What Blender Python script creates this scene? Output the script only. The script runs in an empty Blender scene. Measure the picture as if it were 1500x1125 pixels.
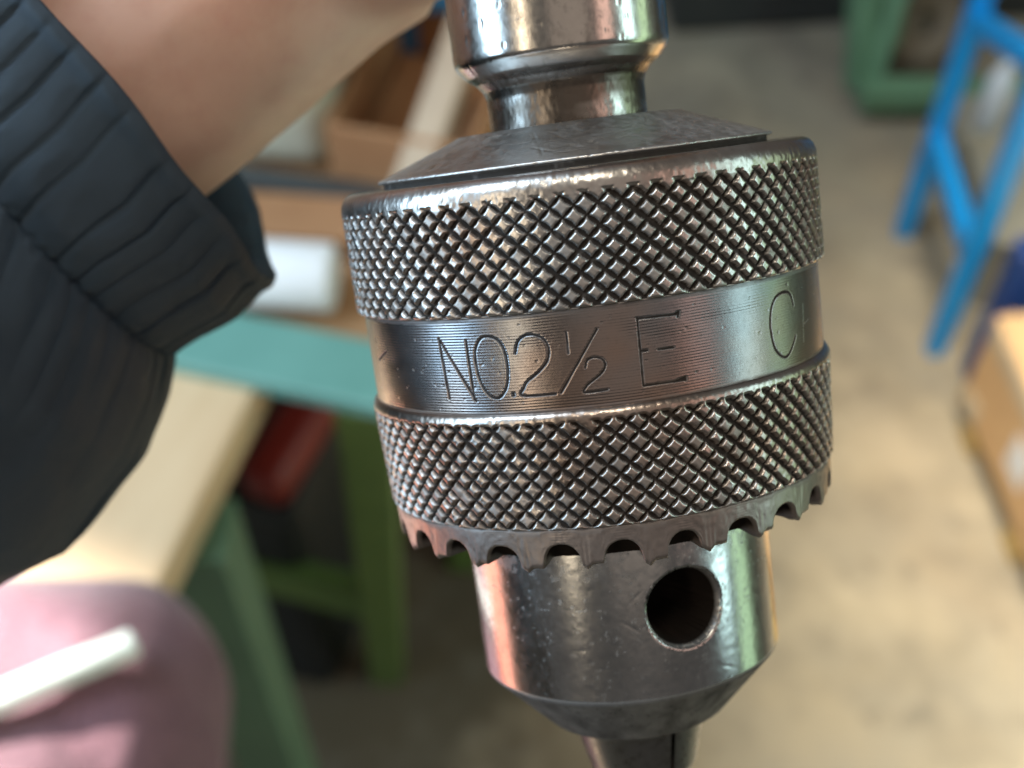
import bpy, bmesh, math, random
import numpy as np
from mathutils import Vector, Matrix, Euler, noise as mnoise

random.seed(4)
RNG = np.random.default_rng(7)
scene = bpy.context.scene
C = scene.collection

# ------------------------------------------------------------------ camera
PITCH = math.radians(51.5)
cam_d = bpy.data.cameras.new("camera")
cam = bpy.data.objects.new("camera", cam_d)
C.objects.link(cam)
cam.location = (0, 0, 1.35)
cam.rotation_euler = (math.radians(90) - PITCH, 0, 0)
cam_d.lens = 45
cam_d.sensor_width = 36
cam_d.clip_start = 0.005
cam_d.clip_end = 60
cam_d.dof.use_dof = True
cam_d.dof.focus_distance = 0.1165
cam_d.dof.aperture_fstop = 20
scene.camera = cam
MCAM = Matrix.Translation((0, 0, 1.35)) @ Euler((math.radians(90) - PITCH, 0, 0)).to_matrix().to_4x4()

# the chuck hangs tilted in the hand: its frame as seen from the lens
def chuck_matrix():
    R = 0.025
    D, zc, p, y, r = 5.5172 * R, 0.0793 * R, -0.1662, 0.069, -0.1294
    cp, sp, cy, sy, cr, sr = math.cos(p), math.sin(p), math.cos(y), math.sin(y), math.cos(r), math.sin(r)
    M = Matrix(((cy, -sy, 0), (sy, cy, 0), (0, 0, 1))) @ Matrix(((1, 0, 0), (0, cp, -sp), (0, sp, cp)))
    ri, fw, up = M @ Vector((1, 0, 0)), M @ Vector((0, 1, 0)), M @ Vector((0, 0, 1))
    r2 = cr * ri + sr * up
    u2 = -sr * ri + cr * up
    K = Matrix((r2, u2, -fw)).transposed().to_4x4()
    K.translation = Vector((0, -D, zc))
    return MCAM @ K.inverted()
MCH = chuck_matrix()

# ------------------------------------------------------------------ light
world = bpy.data.worlds.new("World")
scene.world = world
world.use_nodes = True
wb = world.node_tree.nodes["Background"]
wb.inputs[0].default_value = (0.92, 0.86, 0.80, 1)
wb.inputs[1].default_value = 0.17
scene.view_settings.view_transform = 'Standard'
scene.view_settings.look = 'None'
scene.view_settings.exposure = 0
scene.view_settings.gamma = 1

def area_lamp(name, loc, target, sx, sy, power, col, spread=180, up=None):
    d = bpy.data.lights.new(name, 'AREA')
    d.shape = 'RECTANGLE'; d.size = sx; d.size_y = sy
    d.energy = power; d.color = col; d.spread = math.radians(spread)
    o = bpy.data.objects.new(name, d); C.objects.link(o)
    o.location = loc
    z = (Vector(loc) - Vector(target)).normalized()
    x = Vector(up or MCH.col[2].to_3d()).cross(z).normalized(); y = z.cross(x)
    o.rotation_euler = Matrix((x, y, z)).transposed().to_euler()
    return o
CH = MCH.translation.copy()
def from_chuck(az, el, dist):
    """point at azimuth (0 = towards the lens, + = right) and elevation in the chuck's own frame"""
    a, e = math.radians(az), math.radians(el)
    d = Vector((math.sin(a) * math.cos(e), -math.cos(a) * math.cos(e), math.sin(e)))
    return CH + (MCH.to_3x3() @ d) * dist
area_lamp("window_lamp_left", from_chuck(-75, 13, 1.5), CH, 0.66, 1.3, 34, (0.52, 0.78, 1.0))
area_lamp("window_lamp_high", from_chuck(-52, 50, 1.9), CH, 1.0, 0.9, 36, (0.70, 0.86, 1.0))
area_lamp("window_lamp_behind", from_chuck(-37, 2, 2.2), CH, 0.34, 1.6, 12, (1.0, 0.82, 0.58))
area_lamp("pink_reflection_lamp", from_chuck(50, 4, 2.2), CH, 0.55, 1.5, 5.5, (1.0, 0.62, 0.50))  # added for the pinkish streak reflected in the band, no known source
area_lamp("window_lamp_right", from_chuck(77, 2, 1.8), CH, 0.40, 1.6, 12, (0.70, 1.0, 0.97))
area_lamp("green_reflection_lamp", from_chuck(99, -10, 1.8), CH, 0.45, 1.5, 4.2, (0.66, 1.0, 0.58))  # added to tint reflections green, in place of an unseen green machine
area_lamp("ceiling_reflection_lamp", from_chuck(12, 0, 2.4), CH, 1.8, 1.8, 4.2, (1.0, 0.80, 0.64))  # added behind the lens so the knurl lands reflect a dim ceiling
area_lamp("skylight_lamp", (0.20, 0.15, 2.8), (0.98, 0.66, 0.0), 0.7, 0.7, 11, (1.0, 0.89, 0.70), 36)
sp_d = bpy.data.lights.new("sunbeam_lamp", 'SPOT')
sp_d.energy = 3600; sp_d.color = (1.0, 0.95, 0.88); sp_d.spot_size = math.radians(11); sp_d.spot_blend = 0.4; sp_d.shadow_soft_size = 0.02
sp = bpy.data.objects.new("sunbeam_lamp", sp_d); C.objects.link(sp)
sp.location = (-2.6, 0.5, 2.7)
sp.rotation_euler = (Vector((-0.46, 0.14, 0.76)) - sp.location).to_track_quat('-Z', 'Y').to_euler()

# ------------------------------------------------------------------ materials
class NT:
    def __init__(self, name):
        self.m = bpy.data.materials.new(name); self.m.use_nodes = True
        self.t = self.m.node_tree; self.p = self.t.nodes["Principled BSDF"]
    def n(self, typ, **kw):
        nd = self.t.nodes.new(typ)
        for k, v in kw.items():
            if hasattr(nd, k): setattr(nd, k, v)
            else: nd.inputs[k.replace('_', ' ')].default_value = v
        return nd
    def l(self, a, b): self.t.links.new(a, b)
    def noise(self, scale, detail=4, rough=0.55, vec=None, stretch=None):
        nd = self.n('ShaderNodeTexNoise'); nd.inputs['Scale'].default_value = scale
        nd.inputs['Detail'].default_value = detail; nd.inputs['Roughness'].default_value = rough
        if vec is None: vec = self.n('ShaderNodeTexCoord').outputs['Object']
        if stretch:
            mp = self.n('ShaderNodeMapping'); mp.inputs['Scale'].default_value = stretch
            self.l(vec, mp.inputs['Vector']); vec = mp.outputs['Vector']
        self.l(vec, nd.inputs['Vector'])
        return nd.outputs['Fac']
    def ramp(self, fac, stops):
        r = self.n('ShaderNodeValToRGB'); e = r.color_ramp.elements
        while len(e) < len(stops): e.new(0.5)
        for q, (p, c) in zip(e, stops):
            q.position = p; q.color = (c, c, c, 1) if isinstance(c, (int, float)) else (*c, 1)
        self.l(fac, r.inputs['Fac']); return r.outputs['Color']
    def mix(self, fac, a, b, mode='MIX'):
        m = self.n('ShaderNodeMix'); m.data_type = 'RGBA'; m.blend_type = mode
        for s, v in ((m.inputs[0], fac), (m.inputs[6], a), (m.inputs[7], b)):
            if hasattr(v, 'type') and hasattr(v, 'links'): self.l(v, s)
            elif isinstance(v, (int, float)): s.default_value = v
            else: s.default_value = (*v, 1)
        return m.outputs[2]
    def bump(self, h, strength, dist):
        b = self.n('ShaderNodeBump'); b.inputs['Strength'].default_value = strength
        b.inputs['Distance'].default_value = dist
        self.l(h, b.inputs['Height']); self.l(b.outputs['Normal'], self.p.inputs['Normal'])
    def base(self, c):
        if hasattr(c, 'links'): self.l(c, self.p.inputs['Base Color'])
        else: self.p.inputs['Base Color'].default_value = (*c, 1)
    def rough(self, r):
        if hasattr(r, 'links'): self.l(r, self.p.inputs['Roughness'])
        else: self.p.inputs['Roughness'].default_value = r

def mat_simple(name, c0, c1, scale=30, rough=0.6, bump=0.2, bdist=0.002, detail=5, stretch=None, spec=None, metal=0):
    k = NT(name); f = k.noise(scale, detail, 0.6, stretch=stretch)
    k.base(k.mix(k.ramp(f, [(0.3, 0.0), (0.7, 1.0)]), c0, c1))
    k.rough(rough); k.p.inputs['Metallic'].default_value = metal
    if spec is not None: k.p.inputs['Specular IOR Level'].default_value = spec
    if bump: k.bump(k.noise(scale * 4, 4), bump, bdist)
    return k.m

def mat_steel(name, base, rough, aniso=0.0, dirt_shade=False, spots=0.5, dark=(0.05, 0.045, 0.04), scale=1.0, fine=0.15, tints=None, oily=False):
    """worn tool steel; mesh coordinates are metres, so noise scales are per metre"""
    k = NT(name)
    f1 = k.noise(160 * scale, 6, 0.65)
    f2 = k.noise(900 * scale, 5, 0.7)
    f3 = k.noise(2600, 3, 0.6)
    tint = k.mix(k.ramp(f1, [(0.3, 0), (0.7, 1)]), tuple(b * 0.78 for b in base), base)
    if tints:
        f4 = k.noise(55, 3, 0.5)
        tint = k.mix(k.ramp(f4, [(0.42, 0), (0.60, 1)]), tints[0], tints[1])
    sp_ = k.ramp(f2, [(0.56, 0.0), (0.80, 1.0)])
    mul = k.n('ShaderNodeMath', operation='MULTIPLY'); k.l(sp_, mul.inputs[0]); mul.inputs[1].default_value = spots
    col = k.mix(mul.outputs[0], tint, dark)
    if dirt_shade:
        at = k.n('ShaderNodeAttribute'); at.attribute_name = 'grime_shade'
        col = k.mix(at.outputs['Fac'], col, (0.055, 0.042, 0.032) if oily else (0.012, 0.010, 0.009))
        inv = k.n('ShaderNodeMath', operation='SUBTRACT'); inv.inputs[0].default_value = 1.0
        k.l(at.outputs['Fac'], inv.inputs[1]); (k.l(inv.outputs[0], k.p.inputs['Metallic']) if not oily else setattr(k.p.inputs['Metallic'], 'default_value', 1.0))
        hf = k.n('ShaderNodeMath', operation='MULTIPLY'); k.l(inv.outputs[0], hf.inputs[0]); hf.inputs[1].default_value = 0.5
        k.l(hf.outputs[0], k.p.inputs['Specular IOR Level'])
    else:
        k.p.inputs['Metallic'].default_value = 1.0
    k.base(col)
    rr = k.n('ShaderNodeMapRange'); k.l(f2, rr.inputs['Value'])
    rr.inputs['From Min'].default_value = 0.3; rr.inputs['From Max'].default_value = 0.75
    rr.inputs['To Min'].default_value = rough * (0.92 if tints else 0.8); rr.inputs['To Max'].default_value = rough * (1.15 if tints else 1.5)
    if dirt_shade:
        ad = k.n('ShaderNodeMath', operation='MULTIPLY_ADD'); k.l(at.outputs['Fac'], ad.inputs[0]); ad.inputs[1].default_value = 0.12 if oily else 0.5
        k.l(rr.outputs['Result'], ad.inputs[2]); k.rough(ad.outputs[0])
    else:
        k.rough(rr.outputs['Result'])
    if aniso:
        tg = k.n('ShaderNodeTangent', direction_type='RADIAL', axis='Z')
        k.l(tg.outputs['Tangent'], k.p.inputs['Tangent'])
        k.p.inputs['Anisotropic'].default_value = aniso
    k.bump(f3, fine, 0.00006)
    return k.m

M = {}
M['knurl'] = mat_steel('knurled_steel', (0.36, 0.335, 0.315), 0.30, dirt_shade=True, spots=0.5, tints=((0.35, 0.335, 0.325), (0.27, 0.215, 0.185)))
M['band'] = mat_steel('turned_steel', (0.36, 0.34, 0.335), 0.24, aniso=0.6, dirt_shade=True, spots=0.25, tints=((0.165, 0.168, 0.18), (0.21, 0.155, 0.13)))
M['gear'] = mat_steel('gear_steel', (0.25, 0.215, 0.20), 0.30, dirt_shade=True, spots=0.55)
M['nose'] = mat_steel('nose_steel', (0.36, 0.365, 0.37), 0.17, dirt_shade=True, spots=0.45, fine=0.03, aniso=0.35)
M['cone'] = mat_steel('satin_steel', (0.40, 0.39, 0.38), 0.38, aniso=0.4, dirt_shade=True, spots=0.08)
M['spindle'] = mat_steel('spindle_steel', (0.44, 0.42, 0.40), 0.18, aniso=0.3, dirt_shade=True, spots=0.5, fine=0.1, oily=True)
M['jaw'] = mat_steel('jaw_steel', (0.20, 0.20, 0.20), 0.28, spots=0.5)

def mat_concrete():
    k = NT('concrete_floor')
    a = k.noise(1.1, 6, 0.55); b = k.noise(9, 6, 0.65); c = k.noise(70, 4, 0.6)
    col = k.mix(k.ramp(a, [(0.35, 0), (0.65, 1)]), (0.29, 0.25, 0.185), (0.40, 0.335, 0.23))
    col = k.mix(k.ramp(b, [(0.35, 0.0), (0.72, 0.75)]), col, (0.25, 0.23, 0.19))
    # shade beside the benches painted into the floor colour, with a noisy edge
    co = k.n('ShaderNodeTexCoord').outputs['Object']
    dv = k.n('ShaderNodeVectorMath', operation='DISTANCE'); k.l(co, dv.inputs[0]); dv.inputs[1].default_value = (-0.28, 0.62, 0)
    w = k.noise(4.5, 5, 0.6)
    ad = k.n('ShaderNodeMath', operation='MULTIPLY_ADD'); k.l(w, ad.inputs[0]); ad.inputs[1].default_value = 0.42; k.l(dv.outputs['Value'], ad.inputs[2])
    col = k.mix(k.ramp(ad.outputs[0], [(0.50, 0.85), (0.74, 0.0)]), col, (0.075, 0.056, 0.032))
    st = k.ramp(k.noise(7.0, 6, 0.7), [(0.50, 0.0), (0.66, 0.7)])
    col = k.mix(k.ramp(k.noise(16.0, 4, 0.6), [(0.60, 0.0), (0.68, 0.6)]), col, (0.13, 0.115, 0.09))
    col = k.mix(k.ramp(k.noise(3.2, 4, 0.6), [(0.54, 0.0), (0.66, 0.7)]), col, (0.47, 0.40, 0.29))
    col = k.mix(st, col, (0.19, 0.165, 0.125))
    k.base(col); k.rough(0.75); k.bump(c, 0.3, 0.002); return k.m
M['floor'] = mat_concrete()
M['skin'] = None
def mat_skin():
    k = NT('skin')
    f = k.noise(35, 4, 0.5); g = k.noise(1400, 3, 0.6)
    k.base(k.mix(k.ramp(f, [(0.35, 0), (0.65, 1)]), (0.57, 0.345, 0.275), (0.66, 0.44, 0.345)))
    mot = k.noise(160, 5, 0.65)
    sk = k.p.inputs['Base Color'].links[0].from_socket
    k.base(k.mix(k.ramp(mot, [(0.45, 0.0), (0.75, 0.55)]), sk, (0.50, 0.25, 0.20)))
    k.rough(0.5); k.p.inputs['Subsurface Weight'].default_value = 0.12
    k.p.inputs['Subsurface Radius'].default_value = (0.004, 0.0015, 0.0008)
    k.p.inputs['Subsurface Scale'].default_value = 1.0
    k.bump(g, 0.25, 0.0002); return k.m
M['skin'] = mat_skin()
def mat_fabric(name, c0, c1, weave=5200, rough=0.75, bump=0.5, sheen=0.15):
    k = NT(name)
    uv = k.n('ShaderNodeUVMap').outputs['UV']
    w = k.n('ShaderNodeTexWave', wave_type='BANDS', bands_direction='DIAGONAL'); w.inputs['Scale'].default_value = weave / 1000
    w.inputs['Distortion'].default_value = 0.6; w.inputs['Detail'].default_value = 1.0
    k.l(uv, w.inputs['Vector'])
    f = k.noise(60, 5, 0.6)
    n2 = k.noise(3000, 3, 0.7)
    k.base(k.mix(k.ramp(f, [(0.3, 0), (0.7, 1)]), c0, c1))
    k.rough(rough); k.p.inputs['Sheen Weight'].default_value = sheen
    ad = k.n('ShaderNodeMath', operation='ADD'); k.l(w.outputs['Fac'], ad.inputs[0]); k.l(n2, ad.inputs[1])
    k.bump(ad.outputs[0], bump, 0.00022); return k.m
M['navy'] = mat_fabric('navy_nylon', (0.013, 0.031, 0.055), (0.019, 0.042, 0.070), sheen=0.04, rough=0.62)
def mat_fleece(name, c0, c1):
    k = NT(name)
    f = k.noise(45, 5, 0.65); g = k.noise(420, 4, 0.7)
    col = k.mix(k.ramp(f, [(0.35, 0), (0.65, 1)]), c0, c1)
    col = k.mix(k.ramp(g, [(0.42, 0.0), (0.62, 0.6)]), col, tuple(x * 1.9 for x in c1))
    k.base(col); k.rough(0.95); k.p.inputs['Sheen Weight'].default_value = 0.35
    k.bump(g, 1.0, 0.0016); return k.m
M['burgundy'] = mat_fleece('burgundy_fleece', (0.105, 0.045, 0.060), (0.15, 0.070, 0.086))
M['tan_wood'] = mat_simple('pale_bench_wood', (0.55, 0.375, 0.215), (0.62, 0.445, 0.27), 14, 0.5, 0.15, 0.001, stretch=(6, 1, 6))
M['brown_wood'] = mat_simple('brown_wood_edge', (0.26, 0.135, 0.06), (0.34, 0.19, 0.09), 20, 0.6, 0.2, 0.001, stretch=(1, 6, 6))
M['plank'] = mat_simple('light_plank_wood', (0.34, 0.25, 0.175), (0.41, 0.31, 0.215), 20, 0.65, 0.2, 0.001)
M['teal'] = mat_simple('teal_paint', (0.095, 0.235, 0.20), (0.12, 0.28, 0.24), 18, 0.45, 0.1, 0.001)
M['leg_green'] = mat_simple('sage_green_paint', (0.07, 0.145, 0.09), (0.09, 0.18, 0.11), 18, 0.45, 0.15, 0.001)
M['olive'] = mat_simple('olive_green_paint', (0.10, 0.17, 0.045), (0.135, 0.215, 0.06), 18, 0.45, 0.15, 0.001)
M['machine_green'] = mat_simple('machine_green_paint', (0.10, 0.21, 0.125), (0.14, 0.27, 0.16), 14, 0.5, 0.15, 0.001)
M['blue'] = mat_simple('bright_blue_paint', (0.0, 0.25, 0.66), (0.005, 0.30, 0.74), 14, 0.35, 0.08, 0.001)
M['dark_blue'] = mat_simple('dark_blue_plastic', (0.01, 0.035, 0.16), (0.015, 0.05, 0.20), 14, 0.4, 0.08, 0.001)
M['mid_blue'] = mat_simple('mid_blue_plastic', (0.02, 0.12, 0.26), (0.03, 0.16, 0.32), 14, 0.45, 0.08, 0.001)
M['card'] = mat_simple('cardboard', (0.58, 0.36, 0.18), (0.64, 0.41, 0.21), 25, 0.75, 0.12, 0.001)
M['card_dark'] = mat_simple('brown_cardboard', (0.26, 0.12, 0.05), (0.33, 0.165, 0.075), 25, 0.75, 0.12, 0.001)
M['cream'] = mat_simple('cream_plastic', (0.46, 0.45, 0.36), (0.54, 0.53, 0.43), 14, 0.5, 0.08, 0.001)
M['beige'] = mat_simple('grey_beige_panel', (0.27, 0.25, 0.20), (0.32, 0.30, 0.24), 10, 0.6, 0.1, 0.001)
M['paper'] = mat_simple('white_paper', (0.74, 0.75, 0.78), (0.80, 0.81, 0.83), 14, 0.6, 0.08, 0.001)
M['white'] = mat_simple('white_plastic', (0.72, 0.76, 0.70), (0.80, 0.84, 0.78), 14, 0.4, 0.05, 0.001)
M['bluewhite'] = mat_simple('bluish_white_plastic', (0.55, 0.63, 0.74), (0.60, 0.68, 0.78), 14, 0.4, 0.05, 0.001)
M['black'] = mat_simple('shade_box_black', (0.010, 0.012, 0.014), (0.016, 0.018, 0.020), 20, 0.5, 0.1, 0.001)
M['charcoal'] = mat_simple('dark_iron', (0.025, 0.028, 0.028), (0.04, 0.042, 0.04), 20, 0.6, 0.2, 0.001)
M['red'] = mat_simple('dull_red_plastic', (0.17, 0.012, 0.008), (0.23, 0.018, 0.012), 20, 0.5, 0.1, 0.001)
M['rust'] = mat_simple('brown_cast_iron', (0.13, 0.10, 0.07), (0.19, 0.145, 0.10), 30, 0.75, 0.3, 0.002)
M['yellow_wood'] = mat_simple('yellow_wood', (0.40, 0.27, 0.085), (0.47, 0.33, 0.12), 20, 0.6, 0.2, 0.001, stretch=(6, 1, 6))
M['orange'] = mat_simple('orange_plastic', (0.50, 0.17, 0.04), (0.58, 0.22, 0.06), 20, 0.5, 0.1, 0.001)
M['tape'] = mat_simple('clear_tape', (0.58, 0.47, 0.33), (0.62, 0.52, 0.38), 14, 0.12, 0.1, 0.001, spec=0.9)
M['coral'] = mat_fleece('coral_reflector_cloth', (0.46, 0.13, 0.075), (0.54, 0.17, 0.10))
M['green_label'] = mat_simple('green_sticker', (0.10, 0.38, 0.12), (0.13, 0.44, 0.15), 14, 0.5, 0.05, 0.001)

# ------------------------------------------------------------------ builders
def tag(o, label=None, cat=None, group=None, kind=None):
    if label: o['label'] = label
    if cat: o['category'] = cat
    if group: o['group'] = group
    if kind: o['kind'] = kind
    return o
def empty(name, mw, label, cat, group=None):
    o = bpy.data.objects.new(name, None); C.objects.link(o)
    o.empty_display_size = 0.02
    o.matrix_world = mw if isinstance(mw, Matrix) else Matrix.Translation(mw)
    return tag(o, label, cat, group)
def link(name, me, mat, parent=None, smooth=True):
    me.materials.clear(); me.materials.append(mat)
    if smooth is not None: me.polygons.foreach_set('use_smooth', [smooth] * len(me.polygons))
    o = bpy.data.objects.new(name, me); C.objects.link(o)
    if parent: o.parent = parent
    return o
def mesh_np(name, V, F, attr=None, uv=None):
    """V (n,3) array, F (m,4) quads"""
    me = bpy.data.meshes.new(name)
    V = np.asarray(V, np.float32); F = np.asarray(F, np.int32)
    me.vertices.add(len(V)); me.vertices.foreach_set('co', V.ravel())
    me.loops.add(F.size); me.loops.foreach_set('vertex_index', F.ravel())
    me.polygons.add(len(F)); me.polygons.foreach_set('loop_start', np.arange(0, F.size, F.shape[1], dtype=np.int32))
    if uv is not None:
        lay = me.uv_layers.new(name='UVMap'); lay.data.foreach_set('uv', np.asarray(uv, np.float32)[F.ravel()].ravel())
    if attr is not None:
        a = me.attributes.new('grime_shade', 'FLOAT', 'POINT'); a.data.foreach_set('value', np.asarray(attr, np.float32).ravel())
    me.update(calc_edges=True); me.validate()
    return me
def grid_faces(nr, nc, wrap):
    i = np.arange(nr - 1)[:, None]; j = np.arange(nc if wrap else nc - 1)[None, :]
    j1 = (j + 1) % nc
    a = i * nc + j; b = i * nc + j1; c = (i + 1) * nc + j1; d = (i + 1) * nc + j
    return np.stack([a, b, c, d], -1).reshape(-1, 4)
def hash2(a, b, s=0):
    h = np.sin(a * 127.1 + b * 311.7 + s * 74.7) * 43758.5453
    return h - np.floor(h)
def vnoise(x, y, s=0):
    xi, yi = np.floor(x), np.floor(y); fx, fy = x - xi, y - yi
    fx = fx * fx * (3 - 2 * fx); fy = fy * fy * (3 - 2 * fy)
    a = hash2(xi, yi, s) * (1 - fx) + hash2(xi + 1, yi, s) * fx
    b = hash2(xi, yi + 1, s) * (1 - fx) + hash2(xi + 1, yi + 1, s) * fx
    return a * (1 - fy) + b * fy
def fbm(x, y, s=0, o=4):
    t = 0; w = .5
    for k in range(o):
        t = t + w * vnoise(x * 2 ** k, y * 2 ** k, s + k); w *= .5
    return t
def cyl(th, r, z):
    return np.stack([r * np.sin(th), -r * np.cos(th), z], -1)
def resample(pts, step):
    out = []
    for (r0, z0), (r1, z1) in zip(pts[:-1], pts[1:]):
        n = max(1, int(math.hypot(r1 - r0, z1 - z0) / step))
        for k in range(n): out.append((r0 + (r1 - r0) * k / n, z0 + (z1 - z0) * k / n))
    out.append(pts[-1]); return np.array(out)
def box(name, size, mat, parent=None, loc=(0, 0, 0), rot=(0, 0, 0), bev=0.002, world_mw=None):
    bm = bmesh.new(); bmesh.ops.create_cube(bm, size=1)
    bmesh.ops.scale(bm, vec=size, verts=bm.verts)
    if bev: bmesh.ops.bevel(bm, geom=bm.edges[:], offset=min(bev, min(size) * .4), segments=2, affect='EDGES', profile=0.5)
    me = bpy.data.meshes.new(name); bm.to_mesh(me); bm.free()
    o = link(name, me, mat, parent, smooth=False)
    o.location = loc; o.rotation_euler = rot
    return o
def bar_mesh(p0, p1, w, h, bev=0.003, up=(0, 0, 1)):
    p0, p1 = Vector(p0), Vector(p1); L = (p1 - p0).length
    d = (p1 - p0).normalized(); u = Vector(up)
    if abs(d.dot(u)) > .95: u = Vector((0, 1, 0))
    x = d.cross(u).normalized(); y = x.cross(d)
    bm = bmesh.new(); bmesh.ops.create_cube(bm, size=1); bmesh.ops.scale(bm, vec=(w, h, L), verts=bm.verts)
    bmesh.ops.bevel(bm, geom=bm.edges[:], offset=bev, segments=2, affect='EDGES', profile=.5)
    mw = Matrix((x, y, d)).transposed().to_4x4(); mw.translation = (p0 + p1) / 2
    bm.transform(mw); bmesh.ops.recalc_face_normals(bm, faces=bm.faces)
    return bm
def bar(name, p0, p1, w, h, mat, parent=None, bev=0.003):
    bm = bar_mesh(p0, p1, w, h, bev); me = bpy.data.meshes.new(name); bm.to_mesh(me); bm.free()
    return link(name, me, mat, parent, smooth=False)
def lathe(name, pts, mat, parent=None, seg=48, mw=None, smooth=True, step=None):
    P = np.array(pts) if not step else resample(pts, step)
    th = np.linspace(0, 2 * np.pi, seg, endpoint=False)
    V = cyl(th[None, :], P[:, 0][:, None], P[:, 1][:, None] + 0 * th[None, :]).reshape(-1, 3)
    me = mesh_np(name, V, grid_faces(len(P), seg, True))
    bm = bmesh.new(); bm.from_mesh(me); bmesh.ops.remove_doubles(bm, verts=bm.verts, dist=1e-7)
    bmesh.ops.recalc_face_normals(bm, faces=bm.faces); bm.to_mesh(me); bm.free()
    if mw is not None: me.transform(mw)
    return link(name, me, mat, parent, smooth)

# ------------------------------------------------------------------ setting
bm = bmesh.new(); bmesh.ops.create_grid(bm, x_segments=8, y_segments=8, size=7)
me = bpy.data.meshes.new('floor'); bm.to_mesh(me); bm.free()
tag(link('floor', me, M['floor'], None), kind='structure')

# ------------------------------------------------------------------ drill chuck
chuck = empty('drill_chuck', MCH, 'worn steel keyed drill chuck with two knurled rings and engraved band', 'drill chuck')
MM = 0.001
TWO = 2 * np.pi

def knurled(name, rtop, rbot, ztop, zbot, ncell, shoulder_top, shoulder_bot, phase, seed):
    """diamond knurl cut into a turned ring: rings of vertices, radius lowered along two helices"""
    nth = 1360
    prof = []
    z0, z1 = ztop, zbot
    H = z0 - z1
    rm = lambda z: rtop + (rbot - rtop) * (z0 - z) / H
    a, b = shoulder_top, shoulder_bot
    hs = 1.22 * a
    zt = ztop - .33 * a + hs
    pts = [(rtop - 5.0, zt), (rtop - 1.25 * a, zt)]
    for t in np.linspace(0, 1, 11):
        q = t * math.pi / 2
        pts.append((rtop - a * (1 - math.sin(q)), zt - hs + hs * math.cos(q)))
    for t in np.linspace(0, 1, 5):
        q = t * math.pi / 2
        pts.append((rbot - b * (1 - math.cos(q)), zbot + b - b * math.sin(q)))
    pts.append((rbot - 3.0, zbot - .02))
    P = resample(pts, 0.115)
    th = np.linspace(-np.pi, np.pi, nth, endpoint=False)
    T, R0 = np.meshgrid(th, P[:, 0]); Z = np.repeat(P[:, 1][:, None], nth, 1)
    dz = TWO * rtop / ncell * .90
    wob = (fbm(T * 9, Z * .4, seed, 3) - .5) * .10
    u = ncell * (T + phase) / TWO + (Z - ztop) / dz + wob
    v = ncell * (T + phase) / TWO - (Z - ztop) / dz + wob * .6
    du = np.abs(u - np.round(u)); dv = np.abs(v - np.round(v))      # 0 on a groove line
    cu, cv = np.floor(u), np.floor(v)
    pitch = TWO * rtop / ncell / math.sqrt(2)
    wear = fbm(T * 5 + 3, Z * .22, seed + 5, 3)
    fl_u = .138; fl_v = .072                                         # half widths of groove floors, in cells
    worn = np.clip((fbm(T * 3.2 + 8, Z * .13 + 4, seed + 40, 3) - .42) * 3.0, 0, 1)
    jit = .05 * (hash2(np.round(u), 0 * u, seed + 50) - .5)
    jiv = .05 * (hash2(np.round(v), 0 * v + 1, seed + 51) - .5)
    eu = fl_u - .030 + .070 * np.sin(np.pi * dv) ** 2                 # cuts bow in at mid flank: star-shaped lands
    ev = fl_v - .022 + .055 * np.sin(np.pi * du) ** 2
    gu = np.clip((du - eu + jit + .06 * worn) * pitch * 3.0, 0, None)
    gv = np.clip((dv - ev + jiv + .04 * worn + .25 * (hash2(np.round(v), cu, seed + 60) > .975)) * pitch * 3.1, 0, None)
    depth = .46
    land = depth * (1.0 + (hash2(cu, cv, seed) - .5) * .14 - .22 * (hash2(cu, cv, seed + 80) > .94)) - .10 * np.clip(wear - .5, 0, 1)
    tilt = ((u - cu - .5) * (hash2(cu, cv, seed + 2) - .5) + (v - cv - .5) * (hash2(cu, cv, seed + 3) - .5)) * .16 - .09 * ((u - cu - .5) ** 2 + (v - cv - .5) ** 2)
    g = np.minimum(gu, gv)
    k = .07
    ht = np.minimum(g, land + tilt)
    sm = np.clip((k - np.abs(g - land - tilt)) / k, 0, 1); ht = ht - sm * sm * k * .25
    ht = ht + (fbm(T * 90, Z * 3.6, seed + 9, 3) - .5) * .06
    r_cut = rm(Z) - depth + np.clip(ht, 0, None)
    run = np.clip((Z - (ztop - .55 * a - .25)) / .7, 0, 1)            # the cuts run out on the shoulder
    r_cut = r_cut + run * (.45 + .5 * run)
    # dings: flattened diamonds
    Rr = np.minimum(R0, r_cut)
    on = R0 > rtop - 1.05 * a
    Rr = np.where(on, Rr, R0)
    edge = np.clip(1 - np.abs(R0 - r_cut) / .2, 0, 1)
    rough_sh = (fbm(T * 60, Z * 2.5 + R0 * 2.5, seed + 20, 4) - .5) * .10
    Rr = Rr + np.where(R0 < r_cut, rough_sh, 0)
    V = cyl(T, Rr, Z).reshape(-1, 3) * MM
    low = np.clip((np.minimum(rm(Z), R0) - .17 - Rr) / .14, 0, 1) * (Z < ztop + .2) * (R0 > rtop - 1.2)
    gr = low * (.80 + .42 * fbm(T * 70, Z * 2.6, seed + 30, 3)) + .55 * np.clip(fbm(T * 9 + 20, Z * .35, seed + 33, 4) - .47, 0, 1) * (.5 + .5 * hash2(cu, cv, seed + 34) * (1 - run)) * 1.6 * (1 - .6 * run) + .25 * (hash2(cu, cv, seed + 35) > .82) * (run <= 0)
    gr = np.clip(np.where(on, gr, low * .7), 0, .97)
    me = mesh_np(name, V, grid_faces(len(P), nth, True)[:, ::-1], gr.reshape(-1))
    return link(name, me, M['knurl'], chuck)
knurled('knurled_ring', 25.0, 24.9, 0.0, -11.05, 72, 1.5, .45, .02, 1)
knurled('knurled_ring', 24.6, 24.05, -20.85, -31.45, 72, .75, .25, .05, 2)

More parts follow.
